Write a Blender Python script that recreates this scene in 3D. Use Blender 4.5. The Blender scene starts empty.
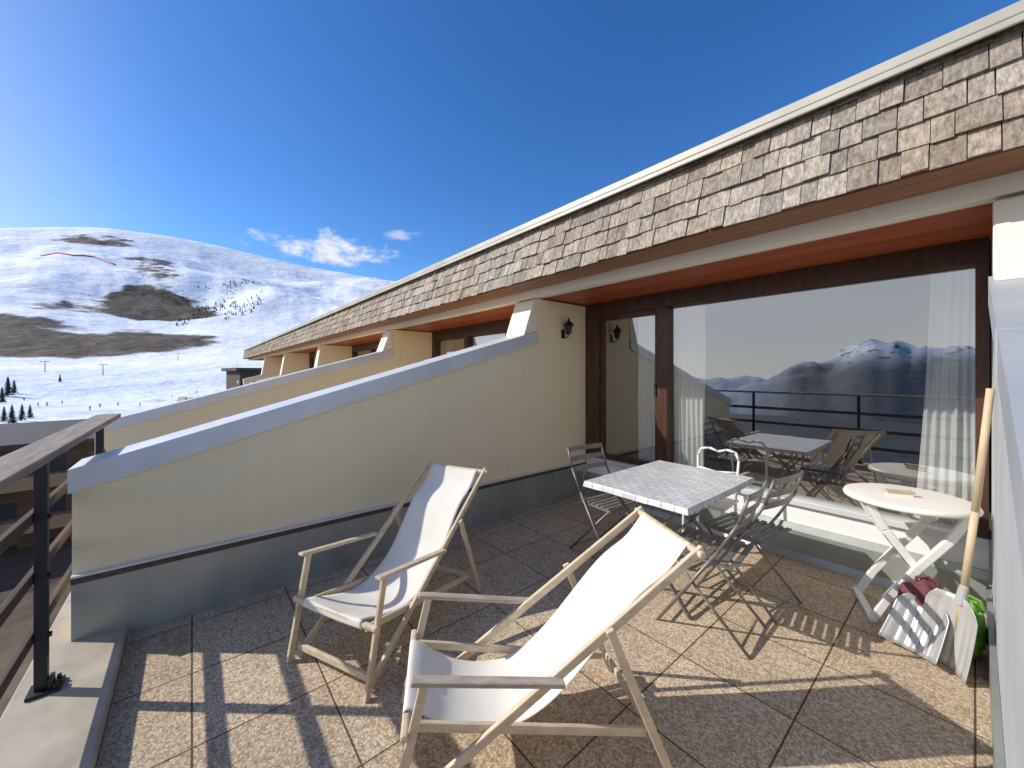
import bpy, math, random
from mathutils import Vector, Matrix, noise
random.seed(7)
sc=bpy.context.scene; col=sc.collection
sc.view_settings.view_transform='Standard'; sc.view_settings.look='None'; sc.view_settings.exposure=0
S,K=.6392,.7690
def ray(u): return (S*u-K, K*u+S)
# ------------------------------------------------ materials
def mat(name,color=(.5,.5,.5),rough=.7,metal=0,spec=.5):
    m=bpy.data.materials.new(name); m.use_nodes=True
    b=m.node_tree.nodes['Principled BSDF']
    b.inputs['Base Color'].default_value=(*color,1); b.inputs['Roughness'].default_value=rough
    b.inputs['Metallic'].default_value=metal; b.inputs['Specular IOR Level'].default_value=spec
    return m
def nd(m,t,**k):
    n=m.node_tree.nodes.new(t)
    for a,v in k.items(): setattr(n,a,v)
    return n
def lk(m,a,b): m.node_tree.links.new(a,b)
def bsdf(m): return m.node_tree.nodes['Principled BSDF']
def ramp(m,fac,stops):
    r=nd(m,'ShaderNodeValToRGB'); e=r.color_ramp.elements
    while len(e)<len(stops): e.new(.5)
    for i,(p,c) in enumerate(stops): e[i].position=p; e[i].color=(*c,1)
    lk(m,fac,r.inputs[0]); return r.outputs[0]
def coords(m,scale=(1,1,1),kind='Object'):
    tc=nd(m,'ShaderNodeTexCoord'); mp=nd(m,'ShaderNodeMapping'); mp.inputs['Scale'].default_value=scale
    lk(m,tc.outputs[kind],mp.inputs[0]); return mp.outputs[0]
def noi(m,vec,scale,detail=4,rough=.55,out='Fac'):
    n=nd(m,'ShaderNodeTexNoise'); n.inputs['Scale'].default_value=scale; n.inputs['Detail'].default_value=detail; n.inputs['Roughness'].default_value=rough
    lk(m,vec,n.inputs['Vector']); return n.outputs[out]
def bump(m,h,strength=.3,dist=.01):
    b=nd(m,'ShaderNodeBump'); b.inputs['Strength'].default_value=strength; b.inputs['Distance'].default_value=dist
    lk(m,h,b.inputs['Height']); lk(m,b.outputs[0],bsdf(m).inputs['Normal'])
def mix(m,f,a,b,mode='MIX'):
    n=nd(m,'ShaderNodeMix',data_type='RGBA',blend_type=mode)
    for s,v in ((0,f),(6,a),(7,b)):
        if isinstance(v,(int,float)): n.inputs[s].default_value=v
        elif isinstance(v,tuple): n.inputs[s].default_value=(*v,1)
        else: lk(m,v,n.inputs[s])
    return n.outputs[2]
def mth(m,op,a,b=None,c=None):
    n=nd(m,'ShaderNodeMath',operation=op)
    for i,v in enumerate((a,b,c)):
        if v is None: continue
        if isinstance(v,(int,float)): n.inputs[i].default_value=v
        else: lk(m,v,n.inputs[i])
    return n.outputs[0]
def noisy(name,c1,c2,scale=5,rough=.7,metal=0,stretch=(1,1,1),bs=.2,bd=.005,lo=.3,hi=.7,detail=5):
    m=mat(name,c1,rough,metal); v=coords(m,stretch); n=noi(m,v,scale,detail)
    lk(m,ramp(m,n,[(lo,c1),(hi,c2)]),bsdf(m).inputs['Base Color'])
    if bs: bump(m,noi(m,v,scale*4,4),bs,bd)
    return m
def wood(name,c1,c2,stretch,scale=6,rough=.65,spec=.4,island=.25):
    m=mat(name,c1,rough,0,spec); v=coords(m,stretch)
    n=noi(m,v,scale,6,.65); c=ramp(m,n,[(.3,c1),(.7,c2)])
    g=nd(m,'ShaderNodeNewGeometry'); k=mth(m,'MULTIPLY_ADD',g.outputs['Random Per Island'],island,1-island*.6)
    mm=nd(m,'ShaderNodeVectorMath',operation='SCALE'); lk(m,c,mm.inputs[0]); lk(m,k,mm.inputs[3])
    lk(m,mm.outputs[0],bsdf(m).inputs['Base Color']); bump(m,n,.35,.004); return m
M={}
m=mat('cream_render',(.8,.7,.5),.85); v=coords(m); a=noi(m,v,1.1,6,.6); b_=noi(m,coords(m,(4,4,.4)),2.0,5,.6)
c=ramp(m,a,[(.3,(.92,.765,.49)),(.7,(.95,.81,.55))]); c=mix(m,.15,c,ramp(m,b_,[(.25,(.74,.70,.66)),(.55,(1,1,1))]),'MULTIPLY')
lk(m,c,bsdf(m).inputs['Base Color']); bump(m,noi(m,v,60,4),.35,.003); M['cream']=m
M['beam']=noisy('beam_render',(.84,.77,.62),(.90,.84,.71),2.2,.85,bs=.25,bd=.003)
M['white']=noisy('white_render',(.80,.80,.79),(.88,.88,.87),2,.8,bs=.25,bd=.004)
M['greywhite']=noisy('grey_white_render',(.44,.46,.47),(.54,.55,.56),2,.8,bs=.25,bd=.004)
M['zinc']=noisy('weathered_zinc',(.26,.29,.27),(.44,.46,.43),2.2,.42,.45,stretch=(1,1,.5),bs=.1)
M['coping']=noisy('painted_coping',(.62,.63,.64),(.73,.74,.75),3,.42,.15,bs=.06)
M['dimcoping']=noisy('sun_dimmed_coping',(.36,.39,.41),(.46,.48,.50),3,.5,.1,bs=.06)  # right wall's copy of the coping, colour darkened against its direct sun
M['cap']=noisy('roof_cap',(.42,.40,.34),(.55,.52,.45),3,.5,.15,bs=.05)
M['concrete']=noisy('ledge_concrete',(.36,.31,.24),(.54,.48,.38),5,.9,bs=.4,bd=.003)
M['redwood']=wood('varnished_red_wood',(.19,.075,.028),(.36,.15,.06),(.6,12,12),3,.35,.5)
M['soffit']=wood('soffit_boards',(.36,.080,.028),(.52,.135,.048),(.35,9,9),3,.38,.5,.35)
M['frame']=wood('dark_frame_wood',(.045,.018,.010),(.10,.04,.02),(6,6,1.2),4,.4,.5,.1)
M['rail']=wood('grey_weathered_rail',(.20,.16,.125),(.42,.36,.29),(.8,14,14),4,.8)
M['plank']=wood('brown_weathered_plank',(.06,.042,.032),(.14,.10,.075),(.8,14,14),4,.8)
M['deckwood']=wood('pale_deckchair_wood',(.58,.45,.29),(.80,.67,.49),(6,1.6,3),7,.55,.35,.2)
M['greywood']=wood('grey_weathered_wood',(.36,.29,.22),(.62,.53,.42),(10,1.2,10),5,.75,.35,.2)
M['handle']=wood('shovel_handle_wood',(.46,.35,.22),(.64,.52,.36),(12,12,1.2),4,.6)
M['steel']=mat('black_steel',(.022,.022,.024),.45,.3)
M['lampblack']=mat('lamp_black',(.02,.02,.02),.4,.2)
M['taupe']=noisy('taupe_painted_metal',(.17,.155,.145),(.28,.26,.24),12,.42,.3,bs=0)
M['plastic']=noisy('white_plastic',(.82,.81,.77),(.89,.88,.84),4,.4,bs=0)
M['tabletop']=noisy('cream_table_plastic',(.80,.76,.68),(.86,.83,.76),6,.4,bs=.05)
M['alu']=noisy('scuffed_aluminium',(.40,.40,.39),(.54,.54,.53),5,.40,.5,bs=.05)
M['scoop']=noisy('scuffed_grey_scoop',(.42,.415,.40),(.54,.53,.51),3,.38,.2,bs=.05)
M['maroon']=noisy('maroon_fabric',(.13,.038,.045),(.19,.06,.065),3,.85,bs=.2)
M['green']=noisy('green_fabric',(.10,.26,.03),(.20,.44,.06),12,.6,bs=.4)
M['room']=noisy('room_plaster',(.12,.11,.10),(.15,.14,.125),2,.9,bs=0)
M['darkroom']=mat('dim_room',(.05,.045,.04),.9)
M['roofing']=noisy('gravel_roofing',(.18,.17,.16),(.28,.27,.25),9,.95)
m=mat('sheer_curtain_cloth',(.95,.95,.93),.9); nt=m.node_tree; tr=nt.nodes.new('ShaderNodeBsdfTranslucent'); tr.inputs[0].default_value=(.95,.95,.93,1); mx=nt.nodes.new('ShaderNodeMixShader'); mx.inputs[0].default_value=.25
nt.links.new(bsdf(m).outputs[0],mx.inputs[1]); nt.links.new(tr.outputs[0],mx.inputs[2]); nt.links.new(mx.outputs[0],nt.nodes['Material Output'].inputs[0]); M['curtain']=m
m=mat('off_white_canvas',(.72,.70,.64),.95); v=coords(m,(1,1,1)); w=noi(m,v,240,2)
n=noi(m,v,5,4); lk(m,ramp(m,n,[(.3,(.76,.72,.63)),(.7,(.84,.80,.71))]),bsdf(m).inputs['Base Color']); bump(m,w,.3,.001); M['canvas']=m
m=mat('checked_oilcloth',(.7,.7,.68),.35); v=coords(m,(1,1,1)); br=nd(m,'ShaderNodeTexBrick')
br.inputs['Scale'].default_value=1; br.inputs['Brick Width'].default_value=.085; br.inputs['Row Height'].default_value=.045; br.inputs['Mortar Size'].default_value=.006; br.inputs['Mortar Smooth'].default_value=.5
br.inputs['Color1'].default_value=(.80,.80,.78,1); br.inputs['Color2'].default_value=(.62,.62,.61,1); br.inputs['Mortar'].default_value=(.48,.48,.48,1); br.inputs['Bias'].default_value=-.2
lk(m,v,br.inputs[0]); c=mix(m,1.0,br.outputs[0],ramp(m,noi(m,v,9,5),[(.3,(.80,.80,.79)),(.6,(1,1,1))]),'MULTIPLY'); lk(m,c,bsdf(m).inputs['Base Color']); M['cloth']=m
# shingles
m=mat('cedar_shingles',(.3,.22,.16),.9,0,.15); v=coords(m,(20,20,1.2)); n=noi(m,v,3,7,.74); n_b=noi(m,coords(m),1.4,5)
c=ramp(m,n,[(.28,(.13,.11,.09)),(.48,(.37,.325,.275)),(.70,(.66,.61,.545))])
c=mix(m,1.0,c,ramp(m,n_b,[(.3,(.86,.77,.68)),(.65,(1.0,1.0,1.0))]),'MULTIPLY')
g=nd(m,'ShaderNodeNewGeometry'); k=mth(m,'MULTIPLY_ADD',g.outputs['Random Per Island'],.5,.72)
mm=nd(m,'ShaderNodeVectorMath',operation='SCALE'); lk(m,c,mm.inputs[0]); lk(m,k,mm.inputs[3]); lk(m,mm.outputs[0],bsdf(m).inputs['Base Color']); bump(m,n,.8,.008); M['shingle']=m
# paving slabs
m=mat('washed_pebble_paving',(.4,.3,.2),.9,0,.3); v=coords(m)
vo=nd(m,'ShaderNodeTexVoronoi'); vo.inputs['Scale'].default_value=115; lk(m,v,vo.inputs['Vector'])
sep=nd(m,'ShaderNodeSeparateColor'); lk(m,vo.outputs['Color'],sep.inputs[0])
c=ramp(m,sep.outputs[0],[(0,(.40,.295,.19)),(.35,(.63,.49,.34)),(.65,(.78,.635,.455)),(1,(.92,.81,.63))])
big=noi(m,v,1.1,7,.7); c=mix(m,1.0,c,ramp(m,big,[(.32,(.80,.77,.73)),(.62,(1.0,1.0,1.0))]),'MULTIPLY')
spot=noi(m,v,5.5,5,.6); c=mix(m,1.0,c,ramp(m,spot,[(.30,(.82,.79,.75)),(.45,(1.0,1.0,1.0))]),'MULTIPLY')
c=mix(m,mth(m,'MULTIPLY',mth(m,'POWER',vo.outputs['Distance'],1.5),.7),c,(.28,.20,.13))
br=nd(m,'ShaderNodeTexBrick'); br.offset=0; br.inputs['Scale'].default_value=1; br.inputs['Brick Width'].default_value=.5; br.inputs['Row Height'].default_value=.5
br.inputs['Mortar Size'].default_value=.004; br.inputs['Color1'].default_value=(1,1,1,1); br.inputs['Color2'].default_value=(.86,.84,.82,1); br.inputs['Mortar'].default_value=(.22,.18,.15,1)
lk(m,v,br.inputs[0]); c=mix(m,1.0,c,br.outputs[0],'MULTIPLY'); lk(m,c,bsdf(m).inputs['Base Color'])
hh=mth(m,'SUBTRACT',mth(m,'MULTIPLY',vo.outputs['Distance'],-.6),mth(m,'MULTIPLY',br.outputs['Fac'],1.5)); bump(m,hh,.45,.004); M['paving']=m
def glass(name,refl,tint):
    m=bpy.data.materials.new(name); m.use_nodes=True; nt=m.node_tree; nt.nodes.clear()
    o=nt.nodes.new('ShaderNodeOutputMaterial'); t=nt.nodes.new('ShaderNodeBsdfTransparent'); t.inputs[0].default_value=(*tint,1)
    gl=nt.nodes.new('ShaderNodeBsdfGlossy'); gl.inputs['Roughness'].default_value=.0; gl.inputs[0].default_value=(.94,.95,.96,1)
    mx=nt.nodes.new('ShaderNodeMixShader'); mx.inputs[0].default_value=refl
    nt.links.new(t.outputs[0],mx.inputs[1]); nt.links.new(gl.outputs[0],mx.inputs[2]); nt.links.new(mx.outputs[0],o.inputs[0]); return m
M['glass']=glass('window_glass',.38,(.95,.97,.96))
# terrain
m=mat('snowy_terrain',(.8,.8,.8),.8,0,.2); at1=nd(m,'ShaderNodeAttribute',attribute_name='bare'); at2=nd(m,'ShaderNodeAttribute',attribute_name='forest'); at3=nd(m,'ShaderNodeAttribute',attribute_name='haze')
v=coords(m,(1,1,1)); n1=noi(m,v,.012,8,.62); n2=noi(m,v,.05,8,.65); n3=noi(m,coords(m,(1,1,2)),.0045,8,.6); n4=noi(m,v,.004,5,.5)
nn=mth(m,'ADD',mth(m,'MULTIPLY',n1,.35),mth(m,'MULTIPLY',n3,.65))
f=mth(m,'MULTIPLY_ADD',mth(m,'SUBTRACT',nn,.5),3.0,at1.outputs['Fac'])
fr=nd(m,'ShaderNodeMapRange',interpolation_type='SMOOTHSTEP'); fr.inputs[1].default_value=.38; fr.inputs[2].default_value=.56; lk(m,f,fr.inputs[0])
brown=ramp(m,n2,[(.32,(.050,.040,.034)),(.5,(.105,.08,.06)),(.68,(.20,.15,.105))])
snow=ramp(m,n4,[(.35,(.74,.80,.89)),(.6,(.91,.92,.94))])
c=mix(m,fr.outputs[0],snow,brown); c=mix(m,at2.outputs['Fac'],c,ramp(m,n1,[(.35,(.015,.028,.045)),(.7,(.045,.065,.09))])); c=mix(m,at3.outputs['Fac'],c,(.50,.58,.68))  # last mix paints distance haze into the ground colour as pale blue-grey
lk(m,c,bsdf(m).inputs['Base Color']); bump(m,n3,.8,30); M['terrain']=m
M['crown']=noisy('pine_needles',(.018,.035,.016),(.05,.08,.035),1.5,.9,bs=0)
M['bark']=noisy('pine_bark',(.08,.05,.035),(.14,.09,.06),4,.9,bs=0)
M['chalet']=noisy('dark_chalet_timber',(.06,.035,.022),(.13,.08,.05),3,.8,stretch=(.3,.3,6))
M['chalet2']=noisy('tan_chalet_timber',(.30,.20,.12),(.38,.26,.16),3,.8,stretch=(.3,.3,6))
M['darkroof']=noisy('dark_roof_boards',(.05,.042,.04),(.10,.085,.08),2,.85,stretch=(8,.5,1))
M['red']=mat('red_cloth',(.55,.05,.04),.7); M['blue']=mat('dark_blue_cloth',(.03,.05,.12),.7)
M['pylon']=mat('pylon_steel',(.16,.15,.15),.6,.4)
M['winglass']=mat('small_dark_window',(.03,.04,.05),.1)
# ------------------------------------------------ mesh helper
WO={}
class MB:
    def __init__(s): s.v=[]; s.f=[]
    def add(s,vs,fs):
        n=len(s.v); s.v+= [Vector(p) for p in vs]; s.f+=[tuple(i+n for i in q) for q in fs]; return s
    def box(s,x0,x1,y0,y1,z0,z1):
        return s.add([(x0,y0,z0),(x1,y0,z0),(x1,y1,z0),(x0,y1,z0),(x0,y0,z1),(x1,y0,z1),(x1,y1,z1),(x0,y1,z1)],
          [(0,3,2,1),(4,5,6,7),(0,1,5,4),(1,2,6,5),(2,3,7,6),(3,0,4,7)])
    def bar(s,p,q,w,d,side=(1,0,0)):
        p=Vector(p);q=Vector(q);t=(q-p).normalized();a=Vector(side);a=(a-t*a.dot(t)).normalized();b=t.cross(a);a=a*w/2;b=b*d/2
        vs=[p-a-b,p+a-b,p+a+b,p-a+b,q-a-b,q+a-b,q+a+b,q-a+b]
        return s.add(vs,[(0,3,2,1),(4,5,6,7),(0,1,5,4),(1,2,6,5),(2,3,7,6),(3,0,4,7)])
    def tube(s,p,q,r,n=10,r2=None):
        p=Vector(p);q=Vector(q);t=(q-p).normalized();a=t.orthogonal().normalized();b=t.cross(a);r2=r if r2 is None else r2
        vs=[p+(a*math.cos(i*2*math.pi/n)+b*math.sin(i*2*math.pi/n))*r for i in range(n)]+[q+(a*math.cos(i*2*math.pi/n)+b*math.sin(i*2*math.pi/n))*r2 for i in range(n)]
        return s.add(vs,[(i,(i+1)%n,n+(i+1)%n,n+i) for i in range(n)]+[tuple(range(n-1,-1,-1)),tuple(range(n,2*n))])
    def path(s,pts,r,n=8):
        for i in range(len(pts)-1): s.tube(pts[i],pts[i+1],r,n)
        return s
    def prism(s,yz,x0,x1):
        n=len(yz); vs=[(x0,y,z) for y,z in yz]+[(x1,y,z) for y,z in yz]
        return s.add(vs,[tuple(range(n-1,-1,-1)),tuple(range(n,2*n))]+[(i,(i+1)%n,n+(i+1)%n,n+i) for i in range(n)])
    def lathe(s,prof,n=40,c=(0,0,0)):
        vs=[(c[0]+r*math.cos(i*2*math.pi/n),c[1]+r*math.sin(i*2*math.pi/n),c[2]+z) for r,z in prof for i in range(n)]
        k=len(prof); return s.add(vs,[(j*n+i,j*n+(i+1)%n,(j+1)*n+(i+1)%n,(j+1)*n+i) for j in range(k-1) for i in range(n)]+[tuple(range(n-1,-1,-1)),tuple((k-1)*n+i for i in range(n))])
    def grid(s,rows):
        k=len(rows[0]); vs=[p for r in rows for p in r]
        return s.add(vs,[(j*k+i,j*k+i+1,(j+1)*k+i+1,(j+1)*k+i) for j in range(len(rows)-1) for i in range(k-1)])
    def build(s,name,m,parent=None,org=None,bev=0,smooth=False,solid=0,sub=0):
        o3=Vector(org) if org is not None else (WO.get(parent.name,Vector((0,0,0))) if parent else Vector((0,0,0)))
        me=bpy.data.meshes.new(name); me.from_pydata([tuple(p-o3) for p in s.v],[],s.f); me.update()
        import bmesh as bmh
        bm=bmh.new(); bm.from_mesh(me); bmh.ops.recalc_face_normals(bm,faces=bm.faces); bm.to_mesh(me); bm.free()
        me.materials.append(M[m] if isinstance(m,str) else m)
        o=bpy.data.objects.new(name,me); col.objects.link(o)
        if parent:
            o.parent=parent
            if parent.name in WO: WO[o.name]=WO[parent.name]
        elif org is not None: o.location=o3
        if smooth:
            for p in me.polygons: p.use_smooth=True
        if bev:
            b=o.modifiers.new('bevel','BEVEL'); b.width=bev; b.segments=2; b.limit_method='ANGLE'
        if solid:
            b=o.modifiers.new('solid','SOLIDIFY'); b.thickness=solid
        return o
def thing(name,label,cat,loc=(0,0,0),rz=0,group=None,world=False):
    o=bpy.data.objects.new(name,None); col.objects.link(o); o.location=loc; o.rotation_euler=(0,0,rz); o['label']=label; o['category']=cat
    if group: o['group']=group
    if world: WO[o.name]=Vector(loc)
    return o
def tag(o,label,cat,group=None):
    o['label']=label; o['category']=cat
    if group: o['group']=group
    return o
def struct(o): o['kind']='structure'; return o
def copy_tree(o,parent=None):
    c=o.copy(); col.objects.link(c); c.parent=parent
    for ch in [x for x in bpy.data.objects if x.parent==o and x!=c]: copy_tree(ch,c)
    return c
# ------------------------------------------------ terrain
def smooth(a,b,x):
    t=max(0,min(1,(x-a)/(b-a))); return t*t*(3-2*t)
SKY=[(-400,300),(-150,250),(0,228),(60,227),(110,229),(150,234),(200,242),(250,253),(300,265),(350,274),(400,281),(470,296),(560,330)]
def skyy(px):
    for (a,ya),(b2,yb) in zip(SKY,SKY[1:]):
        if px<=b2: return ya+(yb-ya)*max(0,(px-a))/(b2-a)
    return 330
def px_of(phi):
    dx,dy=math.cos(phi),math.sin(phi); r=S*dx+K*dy; z=-K*dx+S*dy
    return (512+385*r/z, z) if z>.2 else (None,z)
def pxrow(px,y): return (373-y)/385./math.sqrt(1+((px-512)/385)**2)
def terr(phi,R):
    deg=math.degrees(phi)%360; px,_=px_of(phi)
    x,y=R*math.cos(phi),R*math.sin(phi)
    w=smooth(200,222,deg)*(1-smooth(330,355,deg))
    nz=noise.fractal(Vector((x/900,y/900,3.1)),1.0,2.0,7)
    hv=-9-smooth(30,2500,R)*620
    pk=.064*math.exp(-((deg-263.5)/4.5)**2)+.056*math.exp(-((deg-270)/6)**2)+.034*math.exp(-((deg-257)/4)**2)-.030+.06*smooth(275,300,deg)+.10*(1-smooth(228,247,deg))
    pk+=.009*noise.fractal(Vector((deg/3.0,1.7,0)),1,2,6)
    t=smooth(3500,9000,R)-smooth(9200,11500,R)
    hv+=t*(pk*9000+620+ nz*190)
    hv+=nz*40*smooth(200,2000,R)
    p=px if px is not None else 600
    p=max(-400,min(560,p))
    e=[(12,-9.0),(60,-10.),(120,120*pxrow(p,424)),(300,300*pxrow(p,398)),(700,700*pxrow(p,358-.05*max(0,p-80))),(2600,2600*pxrow(p,skyy(p)))]
    if R<=12: hs=-9
    elif R>=2600: hs=e[-1][1]-(R-2600)*.12
    else:
        for (a,ha),(b2,hb) in zip(e,e[1:]):
            if R<=b2:
                t=(R-a)/(b2-a)
                if a==700: t=.75*t+.25*t*t
                hs=ha+(hb-ha)*t; break
    rg=noise.fractal(Vector((x/420+9,y/420,.5)),1.1,2.1,8)
    rd=1-abs(noise.noise(Vector((x/500+14,y/500,1.3))))*2
    hs+=(rg*46+rd*32-14)*smooth(650,1300,R)*(1-.8*smooth(2100,2600,R))+rg*2.2*smooth(80,250,R)
    if px is None or px>560: hs=hs*(.3 if R>400 else 1)
    return hs*(1-w)+hv*w, w
def ground(px,R):
    u=(px-512)/385.; d=ray(u); phi=math.atan2(d[1],d[0]); return (R*math.cos(phi),R*math.sin(phi),terr(phi,R)[0])
angs=[]; a=0
while a<360:
    angs.append(math.radians(a)); a+= .22 if 150<=a<203 else (.4 if 240<=a<282 else 1.6)
rad=[8,20,40,60,90,120,160,200,250,300,360,430,510,600,700]+[700+i*38 for i in range(1,56)]+[3000,3500,4200,5000,5800,6600,7000,7400,7700,8000,8300,8600,8900,9200,9600,10200,11000,12500]
tb=MB(); bare=[]; forest=[]; haze=[]
for R in rad:
    for phi in angs:
        h,w=terr(phi,R); tb.v.append(Vector((R*math.cos(phi),R*math.sin(phi),h))); deg=math.degrees(phi)
        px,pz=px_of(phi); bv=0; fv=0
        if px is not None and -500<px<560 and w<.5:
            if R>700:
                # elevation share of the slope seen from the terrace: 0 at the ridge, 1 at the foot
                ye=373-385*h/R/max(.2,pz); tt=(ye-skyy(px))/(357-skyy(px))
                bv=-.10
                bv+=.62*math.exp(-((px-105)/60)**2)*math.exp(-((tt-.09)/.06)**2)
                bv+=.66*smooth(100,140,px)*(1-smooth(160,205,px))*smooth(.10,.30,tt)*(1-.7*smooth(.6,.75,tt))
                bv+=.56*(1-smooth(200,250,px))*smooth(.42,.62,tt)
                bv-=.40*math.exp(-((tt-.70-.0006*(px-100))/.045)**2)
                bv+=.14*(1-smooth(60,110,px))
                bv+=.20*smooth(240,300,px)*smooth(.3,.8,tt)
            else:
                bv=-.4+.95*smooth(40,60,px)*(1-smooth(165,190,px))*smooth(270,310,R)*(1-smooth(380,460,R))
                bv+=1.6*(1-smooth(70,110,R))
                bv+=.65*smooth(620,700,R)*(1-smooth(200,250,px))
        else: bv=.2
        if w>0:
            nz_=60*noise.noise(Vector((R*math.cos(phi)/500,R*math.sin(phi)/500,0)))
            fv=w*(1-smooth(60,330,h+nz_)*smooth(4000,7000,R)); bv=max(bv,.30*w)
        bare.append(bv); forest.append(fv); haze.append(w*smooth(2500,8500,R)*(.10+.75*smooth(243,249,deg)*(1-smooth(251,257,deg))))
k=len(angs)
for j in range(len(rad)-1):
    for i in range(k): tb.f.append((j*k+i,j*k+(i+1)%k,(j+1)*k+(i+1)%k,(j+1)*k+i))
tb.f.append(tuple(range(k)))
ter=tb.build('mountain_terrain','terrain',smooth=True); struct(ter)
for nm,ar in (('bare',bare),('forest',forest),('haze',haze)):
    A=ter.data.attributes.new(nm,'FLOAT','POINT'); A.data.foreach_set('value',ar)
# ------------------------------------------------ terrace floor, ledge
struct(MB().box(-31,5,-.28,3.9,-.08,0).build('terrace_floor','paving'))
struct(MB().box(-31,5,-.62,-.283,-.08,.055).build('terrace_kerb','concrete',bev=.008))
# ------------------------------------------------ building
B=thing('apartment_building','long apartment building with cedar shingled roof edge and red wood soffit over the terraces','building',(-13,3.9,-10),world=True)
MB().box(-31.1,5.1,-.64,9,-10,-.085).build('lower_storeys','cream',B)
MB().box(-31.1,5.1,2.78,9,2.46,2.98).build('roof_slab','roofing',B)
sh=MB(); rows=4; ex=.132
for r_ in range(rows+1):
    x=-31.2
    while x<5.2:
        w=random.uniform(.07,.135); zb=2.43+r_*ex+random.uniform(-.007,.007); L=.21 if r_<rows else .11
        yb=2.585+.22*(zb-2.43)+random.uniform(-.007,.007); th=random.uniform(.012,.022)
        zt=min(zb+L,3.0); yt=yb+.22*(zt-zb)+.024
        g=random.uniform(.0012,.003); sk=random.uniform(-.003,.003)
        vs=[(x+g,yb,zb),(x+w-g,yb,zb+sk),(x+w-g,yb+th,zb),(x+g,yb+th,zb),(x+g,yt,zt),(x+w-g,yt,zt),(x+w-g,yt+.004,zt),(x+g,yt+.004,zt)]
        sh.add(vs,[(0,3,2,1),(4,5,6,7),(0,1,5,4),(1,2,6,5),(2,3,7,6),(3,0,4,7)]); x+=w
sf=sh.build('shingle_fascia','shingle',B)
MB().prism([(2.63,2.452),(2.80,2.452),(2.80,2.98),(2.75,2.98)],-31.1,5.1).build('fascia_board','plank',B)
cp=MB().box(-31.25,5.2,2.655,2.98,3.0,3.055)
cp.box(-31.25,5.2,2.655,2.67,2.965,3.0)
cp.build('roof_cap','cap',B,bev=.006)
sb=MB()
for i in range(3):
    y0=2.62+i*.098; sb.box(-31,5,y0,y0+.095,2.425,2.448)
sb.build('eave_soffit','redwood',B)
MB().box(-31,5,2.915,3.02,2.335,2.455).build('concrete_beam','beam',B,bev=.004)
so=MB()
for i in range(9):
    y0=3.022+i*.097; so.box(-31,5,y0,y0+.094,2.348,2.372)
so.build('soffit','soffit',B)
MB().box(-3.12,.055,3.81,4.0,0,.42).build('window_upstand','white',B)
z=MB().prism([(3.77,0),(3.808,0),(3.808,.27),(3.79,.27),(3.77,.22)],-3.12,.055)
z.prism([(3.74,.0),(3.769,.0),(3.769,.05)],-3.12,.055)
for x in (-2.2,-1.1): z.box(x,x+.012,3.762,3.77,.0,.24)
z.build('zinc_skirting','zinc',B)
wf=MB(); Y0,Y1=3.80,3.92
wf.box(-3.12,.055,Y0,Y1,2.19,2.346)
for a,b2 in ((-3.12,-2.92),(-2.16,-2.05),(-.0,.055)): wf.box(a,b2,Y0,Y1,.47,2.19)
win=wf.build('window','frame',B,bev=.004)
MB().box(-3.12,.055,Y0-.025,Y1,.422,.468).build('sill','coping',win,bev=.004)
db=MB()
for a,b2,c1,c2 in ((-2.92,-2.88,.47,2.19),(-2.20,-2.16,.47,2.19),(-2.88,-2.20,.47,.53),(-2.88,-2.20,2.13,2.19)): db.box(a,b2,3.825,3.885,c1,c2)
door=db.build('door','frame',B,bev=.003)
MB().add([(-2.88,3.857,.53),(-2.20,3.857,.53),(-2.20,3.857,2.13),(-2.88,3.857,2.13)],[(0,1,2,3)]).build('pane','glass',door)
MB().box(-2.192,-2.172,3.80,3.825,1.25,1.38).build('handle','steel',door)
MB().add([(-2.05,3.87,.47),(0,3.87,.47),(0,3.87,2.19),(-2.05,3.87,2.19)],[(0,1,2,3)]).build('pane','glass',win)
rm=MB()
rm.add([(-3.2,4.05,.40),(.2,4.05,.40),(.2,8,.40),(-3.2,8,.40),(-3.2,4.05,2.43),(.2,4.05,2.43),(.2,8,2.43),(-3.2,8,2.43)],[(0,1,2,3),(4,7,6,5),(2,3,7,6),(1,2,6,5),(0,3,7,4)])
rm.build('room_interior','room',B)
PX=[-3.126,-7.14,-12.3,-17.9,-23.5]
for i in range(len(PX)):
    xr=PX[i]-.31; xl=PX[i+1] if i+1<len(PX) else -31.1
    MB().box(xl,xr,3.82,4.0,0,.5).build('window_upstand','cream',B)
    f=MB(); f.box(xl,xr,3.80,3.92,2.15,2.346); f.box(xl,xr,3.80,3.92,.5,.56)
    n=3
    for j in range(n+1):
        xx=xl+(xr-xl-.1)*j/n; f.box(xx,xx+.1,3.80,3.92,.56,2.15)
    fo=f.build('window','frame',B)
    MB().box(xl+.1,xr-.1,3.87,3.873,.56,2.15).build('pane','glass',fo)
    MB().box(xl,xr,4.3,4.32,0,2.4).build('room_interior','darkroom',B)
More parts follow.
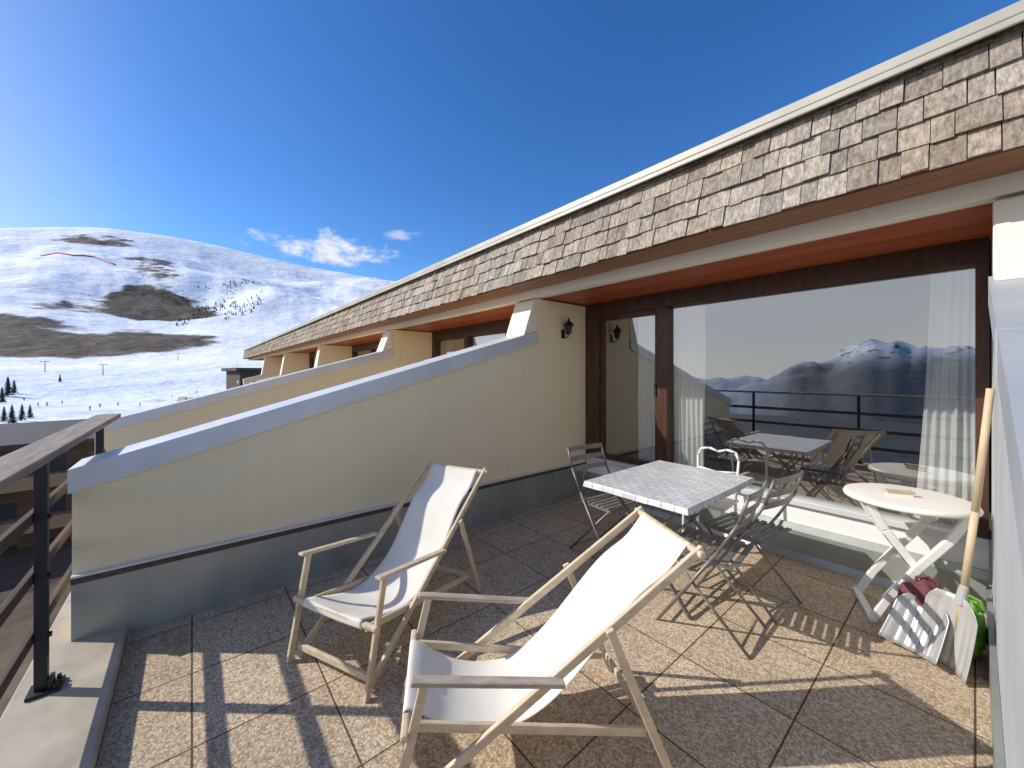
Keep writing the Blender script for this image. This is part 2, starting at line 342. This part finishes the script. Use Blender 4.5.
# ------------------------------------------------ partition walls
def partition(xface,side,label,thick=.3,ys=-.5,off=0,zin=True):
    def HH(y): return .95+.285*(y+.5)+off
    x1=xface if side>0 else xface+thick; x0=x1-thick
    t=thing('partition_wall',label,'wall',((x0+x1)/2,1.6,0),0,None,world=True)
    ye=2.955; wm='cream' if side>0 else 'greywhite'; cm='coping' if side>0 else 'dimcoping'
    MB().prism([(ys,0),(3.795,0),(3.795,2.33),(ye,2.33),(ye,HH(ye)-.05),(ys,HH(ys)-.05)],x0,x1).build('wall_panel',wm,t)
    o=.025
    cop=MB().prism([(ys-.012,HH(ys)-.10),(ye-.003,HH(ye)-.10),(ye-.003,HH(ye)+.03),(ys-.012,HH(ys)+.03)],x0-o,x1+o).build('coping',cm,t)
    for yy in (.15,1.75):
        a,b2=yy,yy+.04; MB().prism([(a,HH(a)-.104),(b2,HH(b2)-.104),(b2,HH(b2)+.034),(a,HH(a)+.034)],x0-o-.004,x1+o+.004).build('joint_cover',cm,cop)
    MB().prism([(ye-.20,HH(ye-.2)+.031),(ye-.002,HH(ye)+.031),(ye-.002,2.31),(ye-.05,2.31)],x0-.012,x1+.012).build('corner_flashing','beam',t,bev=.01)
    xs=x1 if side>0 else x0
    sg=1 if side>0 else -1
    def bx(mb,d0,d1,y0,y1,z0,z1):
        a,b2=xs+sg*d0,xs+sg*d1; mb.box(min(a,b2),max(a,b2),y0,y1,z0,z1)
    if zin:
        zz=MB(); bx(zz,.001,.022,ys,3.73,0.0,.36 if side>0 else .2)
        if side>0:
            for yy in (.3,1.3,2.3,3.2): bx(zz,.022,.028,yy,yy+.015,0,.36)
        zz.build('zinc_skirting','zinc',t)
        if side>0:
            bt=MB(); bx(bt,.001,.034,ys,3.76,.362,.395); bt.build('batten','plank',t)
            w2=MB(); bx(w2,.001,.04,ys,3.76,.397,.408); w2.build('flashing_strip','coping',t)
    return t
partition(PX[0],1,'tall cream partition wall nearest on the left, with pale metal coping sloping down to the railing')
partition(PX[1],1,'second cream partition wall beyond the nearest one, its sloping coping visible above it',ys=-.95)
labs=['third cream partition wall along the facade, short stepped top under the eave','fourth cream partition wall along the facade, small stepped top','fifth cream partition wall, farthest along the facade near the building end']
for x,l in zip(PX[2:],labs): partition(x,1,l,ys=2.0,off=-.5,zin=False)
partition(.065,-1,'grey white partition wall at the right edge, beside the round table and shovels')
# ------------------------------------------------ railing
R_=thing('terrace_railing','weathered wooden terrace railing with flat handrail and black steel posts','railing',(-1.5,-.52,.055),world=True)
MB().box(-4.6,3,-.60,-.46,1.125,1.16).build('handrail','rail',R_,bev=.006)
for z0 in (.28,.55,.82): MB().box(-4.6,3,-.572,-.548,z0,z0+.05).build('plank','plank',R_,bev=.004)
for x in (-4.15,-2.71,-1.2,.3,1.8):
    p=MB().box(x-.018,x+.018,-.546,-.505,.07,1.123).build('post','steel',R_,bev=.003)
    q=MB().box(x-.05,x+.05,-.565,-.46,.056,.07); q.box(x-.03,x+.03,-.503,-.489,.07,.11)
    q.build('base_plate','steel',p)
    for a in (-.035,.035): MB().tube((x+a,-.478,.07),(x+a,-.478,.09),.008).build('bolt','steel',p)
    for z0 in (.305,.575,.845): MB().tube((x,-.505,z0),(x,-.495,z0),.012).build('bolt','steel',p)
# ------------------------------------------------ wall lantern
L=thing('wall_lantern','small black wall lantern on the cream partition wall beside the door','lamp',(-3.126,3.38,1.91)); L.scale=(.85,.85,.85)
MB().box(0,.015,-.035,.035,.0,.12).build('back_plate','lampblack',L,bev=.004)
MB().path([(.01,0,.03),(.06,0,.0),(.10,0,.02),(.11,0,.05)],.008).build('bracket','lampblack',L)
MB().lathe([(.035,.05),(.055,.16),(.055,.17)],6,(.11,0,0)).build('glass_body','lampblack',L)
MB().lathe([(.075,.165),(.07,.18),(.02,.235),(.012,.25),(.014,.27),(.001,.275)],12,(.11,0,0)).build('cap','lampblack',L)
# ------------------------------------------------ curtains
def curtain(x0,x1,y,z0,z1,label,flare=0,ph=0):
    rows=[]; n=90
    for j in range(17):
        zt=z1+(z0-z1)*j/16; r=[]
        for i in range(n+1):
            t=i/n; xx=x0-flare*(j/16)**1.6+(x1-x0+flare*(j/16)**1.6)*t
            r.append((xx,y+.012*math.sin(t*38+ph+.8*math.sin(j*.3))+.022*noise.noise(Vector((t*6,j*.12,ph))),zt))
        rows.append(r)
    o=MB().grid(rows).build('curtain','curtain',org=((x0+x1)/2,y,z0),smooth=True); tag(o,label,'curtain')
curtain(-2.03,-1.72,3.92,.48,2.18,'sheer white curtain gathered behind the left side of the large window')
curtain(-.20,.04,3.92,.48,2.18,'sheer white curtain gathered behind the right side of the large window',.08,2)
curtain(-2.46,-2.17,3.93,.48,2.17,'sheer white curtain behind the glass of the narrow door',0,4)
# ------------------------------------------------ deck chairs
def deckchair(label,loc,rz,T=1.1,H=.79,arm='deckwood',hw=.25,ah=.53,sg_=0):
    t=thing('deck_chair',label,'deck chair',loc,rz,'reclining deck chairs on the terrace')
    X=(1,0,0)
    for s in (-1,1):
        x=s*hw
        MB().bar((x,0.02,.02),(x,T+.02,H+.015),.019,.034,X).build('back_rail','deckwood',t,bev=.004)
        MB().bar((x+s*.023,-.01,.0),(x+s*.023,.10,ah-.012),.019,.032,X).build('leg','deckwood',t,bev=.004)
        MB().bar((x-s*.022,.03,.295),(x-s*.022,.93,.12),.018,.032,X).build('seat_rail','deckwood',t,bev=.004)
        MB().bar((x+s*.023,.76,.56),(x+s*.023,1.0,.0),.018,.032,X).build('leg','deckwood',t,bev=.004)
        x2=x+s*.026
        MB().bar((x2,.055,ah),(x2,.585,ah-.085),.040,.017,X).build('armrest',arm,t,bev=.005)
    MB().bar((-hw-.03,T,H),(hw+.03,T,H),.026,.026,(0,1,0)).build('crossbar','deckwood',t,bev=.008)
    MB().bar((-hw-.045,.035,.305),(hw+.045,.035,.305),.026,.026,(0,1,0)).build('crossbar','deckwood',t,bev=.008)
    MB().bar((-hw,.03,.07),(hw,.03,.07),.02,.032,(0,1,0)).build('stretcher','deckwood',t,bev=.004)
    MB().bar((-hw,.965,.10),(hw,.965,.10),.018,.03,(0,1,0)).build('stretcher','deckwood',t,bev=.004)
    kp=[(.02,.29),(.028,.325),(.07,.315),(.2,.262-sg_),(.36,.228-sg_),(.5,.26-sg_),(.65,.36-sg_*.5),(T-.25,.37+(H-.36)*.53),(T-.1,H-.09),(T-.01,H+.012),(T+.018,H-.005)]
    P=[kp[0]]+kp+[kp[-1]]; rows=[]
    for i in range(1,len(P)-2):
        for q in range(5):
            u=q/5; r=[]
            p0,p1,p2,p3=P[i-1],P[i],P[i+1],P[i+2]
            f=lambda c:.5*((2*p1[c])+(-p0[c]+p2[c])*u+(2*p0[c]-5*p1[c]+4*p2[c]-p3[c])*u*u+(-p0[c]+3*p1[c]-3*p2[c]+p3[c])*u**3)
            y,z=f(0),f(1); s_=(i+u)/len(P)
            for c in range(21):
                e=(c-10)/10; pin=1-.09*math.sin(math.pi*s_)
                sag=-.012*(1-e*e)*math.sin(math.pi*min(1,s_*1.1))
                wr=.004*noise.noise(Vector((e*1.3,y*6,loc[0])))+.001*noise.noise(Vector((e*6,y*3,loc[1])))
                r.append((e*(hw-.038)*pin,y,z+sag+wr))
            rows.append(r)
    MB().grid(rows).build('sling','canvas',t,smooth=True,solid=.003)
    return t
deckchair('upright looking deck chair with off white sling standing behind, nearer the cream wall',(-2.03,.51,0),math.radians(24.4))
deckchair('nearest deck chair with off white sling and grey weathered armrests in the foreground',(-1.44,.63,0),math.radians(-29),1.14,.80,'greywood',.225,.48,.03)
# ------------------------------------------------ dining table
T=thing('folding_table','rectangular folding metal table under the patterned cloth, between the slatted chairs','table',(-1.41,2.66,0))
MB().box(-.35,.35,-.48,.48,.705,.725).build('tabletop','taupe',T,bev=.004)
for y in (-.34,.34):
    for s in (-1,1):
        MB().bar((s*.30,y,.0),(-s*.28,y,.70),.03,.014,(0,1,0)).build('leg','taupe',T,bev=.003)
        y+=.018
for s in (-1,1): MB().tube((s*.29,-.35,.03),(s*.29,.36,.03),.009).build('stretcher','taupe',T)
MB().tube((0,-.35,.345),(0,.36,.345),.009).build('stretcher','taupe',T)
rows=[]; nx,ny=14,18
cl=MB(); W,D=.37,.505
xs=[-W-.010,-W-.005]+[-W+2*W*i/nx for i in range(nx+1)]+[W+.005,W+.010]
ys=[-D-.010,-D-.005]+[-D+2*D*i/ny for i in range(ny+1)]+[D+.005,D+.010]
for j,y in enumerate(ys):
    r=[]
    for i,x in enumerate(xs):
        z=.732
        dd=max(0,2-i,i-(len(xs)-3),2-j,j-(len(ys)-3))
        z-= (0,.012,.036+.006*noise.noise(Vector((x*9,y*9,4))))[min(2,dd)]; r.append((x,y,z+.003*noise.noise(Vector((x*4,y*4,0)))))
    rows.append(r)
tc=cl.grid(rows).build('tablecloth','cloth',smooth=False,solid=.002); tc.location=(-1.41,2.66,0); tag(tc,'white and grey patterned oilcloth lying on the rectangular table','tablecloth')
# ------------------------------------------------ slatted folding chairs
def bistro(label,loc,rz):
    t=thing('folding_chair',label,'chair',loc,rz,'slatted folding chairs around the table'); X=(1,0,0)
    for s in (-1,1):
        x=s*.20
        MB().path([(x,-.24,0),(x,.10,.52),(x,.20,.70),(x,.25,.86)],.009).build('leg','taupe',t,smooth=True)
        MB().path([(x-s*.024,.25,0),(x-s*.024,-.19,.445)],.009).build('leg','taupe',t,smooth=True)
        MB().bar((x-s*.024,-.20,.445),(x-s*.024,.17,.445),.012,.022,X).build('seat_rail','taupe',t)
    st=MB()
    for i in range(8):
        y=-.19+i*.05; st.box(-.19,.19,y,y+.032,.458,.466)
    st.build('seat','taupe',t,bev=.002)
    bk=MB()
    for z,y in ((.845,.243),(.765,.222),(.685,.192)):
        vs=[]
        for i in range(9):
            e=(i-4)/4; d=.022*(1-e*e)
            vs+=[(e*.205,y+d,z-.020),(e*.205,y+d+.008,z+.020)]
        bk.add(vs,[(2*i,2*i+2,2*i+3,2*i+1) for i in range(8)])
    bk.build('backrest','taupe',t,solid=.005)
    MB().tube((-.2,-.21,.04),(.2,-.21,.04),.007).build('stretcher','taupe',t)
    MB().tube((-.18,.21,.04),(.18,.21,.04),.007).build('stretcher','taupe',t)
    return t
bistro('slatted folding chair behind the left side of the table, against the cream wall side',(-1.95,2.64,0),math.radians(84))
bistro('slatted folding chair at the near right side of the table, the closest of the three',(-1.02,2.40,0),math.radians(-84))
bistro('slatted folding chair at the right side of the table, nearer the window',(-.99,2.90,0),math.radians(-97))
t=thing('white_chair','white chair with curved backrest between the table and the window','chair',(-1.42,3.33,0),math.radians(4))
MB().box(-.17,.17,-.18,.18,.42,.44).build('seat','plastic',t,bev=.008)
for sx in (-1,1):
    for sy in (-1,1): MB().tube((sx*.155,sy*.16,0),(sx*.15,sy*.155,.42),.011).build('leg','plastic',t)
MB().path([(-.15,.16,.44),(-.165,.19,.76),(-.14,.20,.825),(-.07,.205,.838),(0,.205,.815),(.07,.205,.838),(.14,.20,.825),(.165,.19,.76),(.15,.16,.44)],.010,10).path([(-.16,.18,.66),(0,.19,.64),(.16,.18,.66)],.008).build('backrest','plastic',t,smooth=True)
# ------------------------------------------------ round table
t=thing('round_table','small round cream plastic table with crossed white legs below the window','table',(-.27,3.40,0),math.radians(20))
MB().lathe([(.0,.715),(.27,.715),(.285,.705),(.298,.709),(.302,.721),(.294,.737),(.28,.741),(.0,.742)],56).build('tabletop','tabletop',t,smooth=True)
for y in (-.13,.13):
    for s in (-1,1):
        pts=[(s*.21,y,.71),(s*.13,y,.55),(0,y,.36),(-s*.12,y,.17),(-s*.20,y,.0)]
        m_=MB()
        for p,q in zip(pts,pts[1:]): m_.bar(p,q,.028,.042,(0,1,0))
        m_.build('leg','plastic',t,bev=.006)
        y+=.035 if y>0 else -.035
for s in (-1,1): MB().box(s*.20-.02,s*.20+.02,-.2,.2,0,.032).build('foot_bar','plastic',t,bev=.008)
MB().tube((0,-.16,.36),(0,.16,.36),.018).build('pivot','plastic',t)
pg=thing('wooden_brush','small wooden brush lying on the round table','brush',(-.30,3.36,.742),.5)
MB().box(-.07,.07,-.02,.02,.018,.034).build('back','handle',pg,bev=.006)
MB().box(-.06,.06,-.015,.015,.0,.018).build('bristles','canvas',pg)
# ------------------------------------------------ snow shovels
def shovel(label,loc,rz,tilt,roll,m_,w=.15,hl=1.0,sh_=.38):
    t=thing('snow_shovel',label,'shovel',loc,rz); t.rotation_euler=(tilt,roll,rz)
    rows=[]
    for j in range(11):
        v=j/10; z=sh_*v; ww=w*(1-.12*v) if v<.85 else w*(.9-(v-.85)*2.2); r=[]
        for i in range(41):
            e=(i-20)/20; y=-.06*e*e*(1-.3*v)-.03*(1-v)**2+ .004*max(-.4,math.cos(e*20))*min(1,3*(1-v))
            r.append((e*ww,y,z))
        rows.append(r)
    MB().grid(rows).build('scoop',m_,t,smooth=True,solid=.004)
    MB().tube((0,.0,sh_-.04),(0,.01,sh_+.05),.022,12,.018).build('socket',m_,t)
    if hl>0: MB().path([(0,.005,.18),(0,.012,.42),(0,.02,.8),(0,.02,.45+hl)],.015,12).build('handle','handle',t,smooth=True)
    return t
shovel('long handled snow shovel leaning in the corner, closest to the right wall',(-.075,2.98,.01),math.radians(-38),math.radians(-4),math.radians(2.6),'scoop',.125,.97,.36)
shovel('metal shovel scoop without its handle, left of the long handled shovel',(-.205,2.96,.01),math.radians(-22),math.radians(-26),0,'alu',.12,0,.28)
# ------------------------------------------------ bags
def blob(name,label,cat,m_,loc,r,seed,am=.3):
    n,k2=48,28
    rows=[]
    for j in range(k2+1):
        th=math.pi*j/k2; row=[]
        for i in range(n+1):
            a=2*math.pi*(i%n)/n; d=Vector((math.sin(th)*math.cos(a),math.sin(th)*math.sin(a),math.cos(th)))
            q=1+am*noise.fractal(d*1.9+Vector((seed,0,0)),1.0,2,4); row.append((d.x*r[0]*q,d.y*r[1]*q,max(0,r[2]*.9+d.z*r[2]*q)))
        rows.append(row)
    o=thing(name,label,cat,loc)
    MB().grid(rows).build('bag_body',m_,o,smooth=True)
    MB().path([(-.05,0,r[2]*1.6),(-.04,0,r[2]*1.95),(.0,0,r[2]*2.05),(.04,0,r[2]*1.95),(.05,0,r[2]*1.6)],.008).build('handle',m_,o)
blob('cloth_bag','crumpled maroon bag under the round table behind the shovels','bag','maroon',(-.17,3.14,0),(.12,.09,.18),1,.22)
blob('cloth_bag','bright green bag squeezed between the shovels and the right wall','bag','green',(-.02,3.2,0),(.06,.12,.15),5)
# ------------------------------------------------ distant buildings
def chalet(px,depth,label,w,d,ztop,zbot,m1='chalet',m2='darkroof',name='wooden_chalet'):
    u=(px-512)/385.; r=ray(u); x,y=r[0]*depth,r[1]*depth
    t=thing(name,label,'building',(x,y,zbot),math.radians(8)); H=ztop-zbot
    MB().box(-d/2,d/2,-w/2,w/2,0,H).build('wall',m1,t)
    MB().box(-d/2-.4,d/2+.4,-w/2-.4,w/2+.4,H,H+.35).build('roof',m2,t,bev=.03)
    fl=int(H//2.7)
    for i in range(fl):
        z=H-2.2-i*2.7
        MB().box(d/2,d/2+.9,-w/2+.2,w/2-.2,z-.3,z+.5).build('balcony','chalet2',t)
        for k2 in range(max(1,int(w//2))):
            yy=-w/2+1+k2*2; MB().box(d/2,d/2+.03,yy-.5,yy+.5,z+.6,z+1.6).build('window','winglass',t)
    return t
chalet(254,44,'dark timber chalet with flat roof beyond the far end of the facade',4,6,1.7,-9.5)
chalet(-50,27,'dark roofed low building beyond the railing at the far left',20,16,-3.3,-12)
# ------------------------------------------------ pines
def pine_mesh(seed):
    rnd=random.Random(seed); c=MB()
    for k2 in range(16):
        z=1.0+k2*.55; R0=2.0*(1-k2/16.5)**.9
        for i in range(13):
            a=i*2*math.pi/13+rnd.random()*.5; r=R0*rnd.uniform(.6,1.15); w=.16+.12*r
            tip=(r*math.cos(a),r*math.sin(a),z-.35*r*.6+rnd.uniform(-.15,.15))
            c.add([(0,0,z+.5),(tip[0]-w*math.sin(a),tip[1]+w*math.cos(a),tip[2]),(tip[0]*1.12,tip[1]*1.12,tip[2]-.15),(tip[0]+w*math.sin(a),tip[1]-w*math.cos(a),tip[2])],[(0,1,2),(0,2,3)])
    return c
def pine(loc,s,label,proto=[None]):
    if proto[0] is None:
        t=thing('pine_tree',label,'tree',loc,0,'pine trees on the snowy slope')
        MB().tube((0,0,-.5),(0,0,9),.16,7,.03).build('trunk','bark',t); pine_mesh(3).build('crown','crown',t); proto[0]=t
    else:
        t=copy_tree(proto[0]); t.location=loc; t['label']=label
    t.rotation_euler=(0,0,random.random()*6); t.scale=(s,s,s)
for i,(px,R,s) in enumerate([(8,330,1.1),(14,345,.8),(2,300,.8),(22,150,.42),(30,158,.38),(12,140,.45),(4,146,.38),(60,420,.6)]):
    lab={0:'tallest of the three dark pines on the piste edge at far left',1:'smaller pine right of the tallest pine at far left',2:'pine at the left image edge on the piste edge',7:'lone small pine beside the dark road patch'}.get(i)
    if lab is None: lab='small dark pine among the low cluster behind the railing at left'
    pine(ground(px,R),s,lab)
fo=MB(); rnd=random.Random(9)
for i in range(520):
    px=rnd.uniform(175,262); R=rnd.uniform(950,1350)+ (px-165)*2
    if noise.noise(Vector((px/14,R/160,0)))<.0: continue
    x,y,z=ground(px,R); s=rnd.uniform(2.5,5)
    fo.tube((x,y,z-1),(x,y,z+s*1.5),s*.36,5,.05)
f=fo.build('pine_forest','crown'); f['kind']='stuff'; f['label']='scattered dark pine wood on the brown mountain flank'; f['category']='forest'
# ------------------------------------------------ skiers, pylons, net
def skier(px,R,mm_,label):
    x,y,z=ground(px,R); t=thing('person',label,'person',(x,y,z),random.random()*6)
    b=MB()
    for s in (-1,1):
        b.tube((s*.12,0,.05),(s*.12,.08,.5),.06,6,.08); b.tube((s*.12,.08,.5),(s*.09,-.04,.92),.08,6,.11)
        b.tube((s*.2,0,1.42),(s*.32,.12,1.15),.06,6,.05); b.tube((s*.32,.12,1.15),(s*.28,.35,1.05),.05,6,.04)
    b.lathe([(.12,.88),(.19,.95),(.17,1.15),(.23,1.4),(.12,1.5),(.06,1.56)],8)
    b.lathe([(.04,1.54),(.10,1.6),(.12,1.7),(.08,1.8),(.01,1.83)],8)
    b.build('body',mm_,t)
    sk=MB()
    for s in (-1,1): sk.box(s*.12-.04,s*.12+.04,-.8,.85,0,.03)
    sk.build('skis','steel',t)
for i,(px,R) in enumerate([(38,240),(47,250),(62,280),(100,230),(118,250),(140,250),(172,320),(24,310),(90,200)]):
    skier(px,R,('red','blue')[i%2],['tiny skier in red near the left pines','tiny skier in dark blue right of the red one','tiny skier in red on the upper piste','tiny skier in dark blue beside the dark patch','tiny skier in red right of the dark patch edge','tiny skier in dark blue at the middle of the piste','tiny skier in red nearest the mountain foot','tiny skier in dark blue high on the piste at left','tiny skier in red lowest on the piste'][i])
for i,(px,R) in enumerate([(45,520),(103,470),(178,600)]):
    x,y,z=ground(px,R); t=thing('lift_pylon',['leftmost steel ski lift pylon on the piste','middle steel ski lift pylon on the piste','rightmost steel ski lift pylon near the mountain foot'][i],'pylon',(x,y,z),.4,'ski lift pylons on the piste')
    MB().tube((0,0,-1),(0,0,9),.35,8,.22).build('mast','pylon',t); MB().box(-.25,.25,-2.4,2.4,8.7,9.1).build('crossarm','pylon',t)
    for s in (-1,1): MB().box(-1.2,1.2,s*2.2-.12,s*2.2+.12,8.4,8.7).build('wheel_beam','pylon',t)
nt=MB(); pts=[ground(40+i*4,1850-i*8+20*math.sin(i*.6)) for i in range(20)]
for p,q in zip(pts,pts[1:]): nt.add([p,q,(q[0],q[1],q[2]+4),(p[0],p[1],p[2]+4)],[(0,1,2,3)])
tag(nt.build('safety_net','red',org=pts[0]),'thin red safety net line along a piste on the upper left mountain','net')
# ------------------------------------------------ world
az=math.atan2(-.66,-.75); el=math.radians(34)
ts=Vector((math.sin(az)*math.cos(el),math.cos(az)*math.cos(el),math.sin(el)))
W_=bpy.data.worlds.new('World'); sc.world=W_; W_.use_nodes=True
bg=W_.node_tree.nodes['Background']; bg.inputs[1].default_value=.15
w=W_
sky=nd(w,'ShaderNodeTexSky',sky_type='NISHITA'); sky.sun_disc=False; sky.sun_elevation=el; sky.sun_rotation=az; sky.altitude=1800; sky.air_density=1.0; sky.dust_density=1.2; sky.ozone_density=3.0
hs=nd(w,'ShaderNodeHueSaturation'); hs.inputs['Hue'].default_value=.506; hs.inputs['Saturation'].default_value=1.27; hs.inputs['Value'].default_value=1.3; lk(w,sky.outputs[0],hs.inputs['Color'])
tcn=nd(w,'ShaderNodeTexCoord'); nrm=nd(w,'ShaderNodeVectorMath',operation='NORMALIZE'); lk(w,tcn.outputs['Generated'],nrm.inputs[0])
cur=hs.outputs[0]
# thin bright haze over the valley, on the sun side of the sky
dv=nd(w,'ShaderNodeVectorMath',operation='DOT_PRODUCT'); lk(w,nrm.outputs[0],dv.inputs[0]); dv.inputs[1].default_value=(-.10,-.995,0)
sx=nd(w,'ShaderNodeSeparateXYZ'); lk(w,nrm.outputs[0],sx.inputs[0])
h1=nd(w,'ShaderNodeMapRange',interpolation_type='SMOOTHSTEP'); h1.inputs[1].default_value=.08; h1.inputs[2].default_value=.8; lk(w,dv.outputs['Value'],h1.inputs[0])
h2=nd(w,'ShaderNodeMapRange',interpolation_type='SMOOTHSTEP'); h2.inputs[1].default_value=1.0; h2.inputs[2].default_value=.1; h2.inputs[4].default_value=.93; lk(w,sx.outputs[2],h2.inputs[0])
mpv=nd(w,'ShaderNodeMapping'); mpv.inputs['Scale'].default_value=(1,1,2.5); lk(w,nrm.outputs[0],mpv.inputs[0])
cv=noi(w,mpv.outputs[0],1.6,4,.5)
cur=mix(w,mth(w,'MULTIPLY',h1.outputs[0],h2.outputs[0]),cur,ramp(w,cv,[(.3,(5.4,5.6,5.9)),(.7,(6.6,6.5,6.4))]))
def cloud(cur,px,py,wa,wb,dens,sd,tilt=0):
    u=(px-512)/385.; r=ray(u); c=Vector((r[0],r[1],(373-py)/385.)).normalized()
    t1=Vector((-c.y,c.x,0)).normalized()*-1; t2=t1.cross(c)
    def dot(v):
        n=nd(w,'ShaderNodeVectorMath',operation='DOT_PRODUCT'); lk(w,nrm.outputs[0],n.inputs[0]); n.inputs[1].default_value=v; return n.outputs['Value']
    a=mth(w,'DIVIDE',dot(t1),wa); b_=mth(w,'DIVIDE',dot(t2),wb)
    e=mth(w,'SQRT',mth(w,'ADD',mth(w,'MULTIPLY',a,a),mth(w,'MULTIPLY',b_,b_)))
    mp=nd(w,'ShaderNodeMapping'); mp.inputs['Scale'].default_value=(1,1,1.8); mp.inputs['Location'].default_value=(sd,0,0); lk(w,nrm.outputs[0],mp.inputs[0])
    n=noi(w,mp.outputs[0],18,9,.62)
    v=mth(w,'ADD',mth(w,'SUBTRACT',1.15,e),mth(w,'MULTIPLY',mth(w,'SUBTRACT',n,.5),3.2))
    mr=nd(w,'ShaderNodeMapRange',interpolation_type='SMOOTHSTEP'); mr.inputs[1].default_value=.15; mr.inputs[2].default_value=1.1; mr.inputs[4].default_value=dens; lk(w,v,mr.inputs[0])
    ins=mth(w,'LESS_THAN',e,2.2); ins2=mth(w,'GREATER_THAN',dot(c),0)
    return mix(w,mth(w,'MULTIPLY',mth(w,'MULTIPLY',mr.outputs[0],ins),ins2),cur,(6.0,6.1,6.3))
cur=cloud(cur,328,250,.14,.036,.95,0); cur=cloud(cur,398,235,.045,.015,.5,3)
lk(w,cur,bg.inputs[0])
sl=bpy.data.lights.new('sun','SUN'); sl.energy=4.4; sl.angle=math.radians(.5); sl.color=(1,.95,.87)
so_=bpy.data.objects.new('sun',sl); col.objects.link(so_); so_.rotation_euler=ts.to_track_quat('Z','Y').to_euler(); so_.location=(0,0,20)
# ------------------------------------------------ camera
cd=bpy.data.cameras.new('camera'); cd.sensor_width=36; cd.lens=385/1024*36; cd.clip_start=.01; cd.clip_end=30000; cd.shift_y=-11/1024
co=bpy.data.objects.new('camera',cd); col.objects.link(co); co.location=(0,0,1.5)
fw=Vector((-K,S,0)); co.rotation_euler=fw.to_track_quat('-Z','Y').to_euler()
sc.camera=co
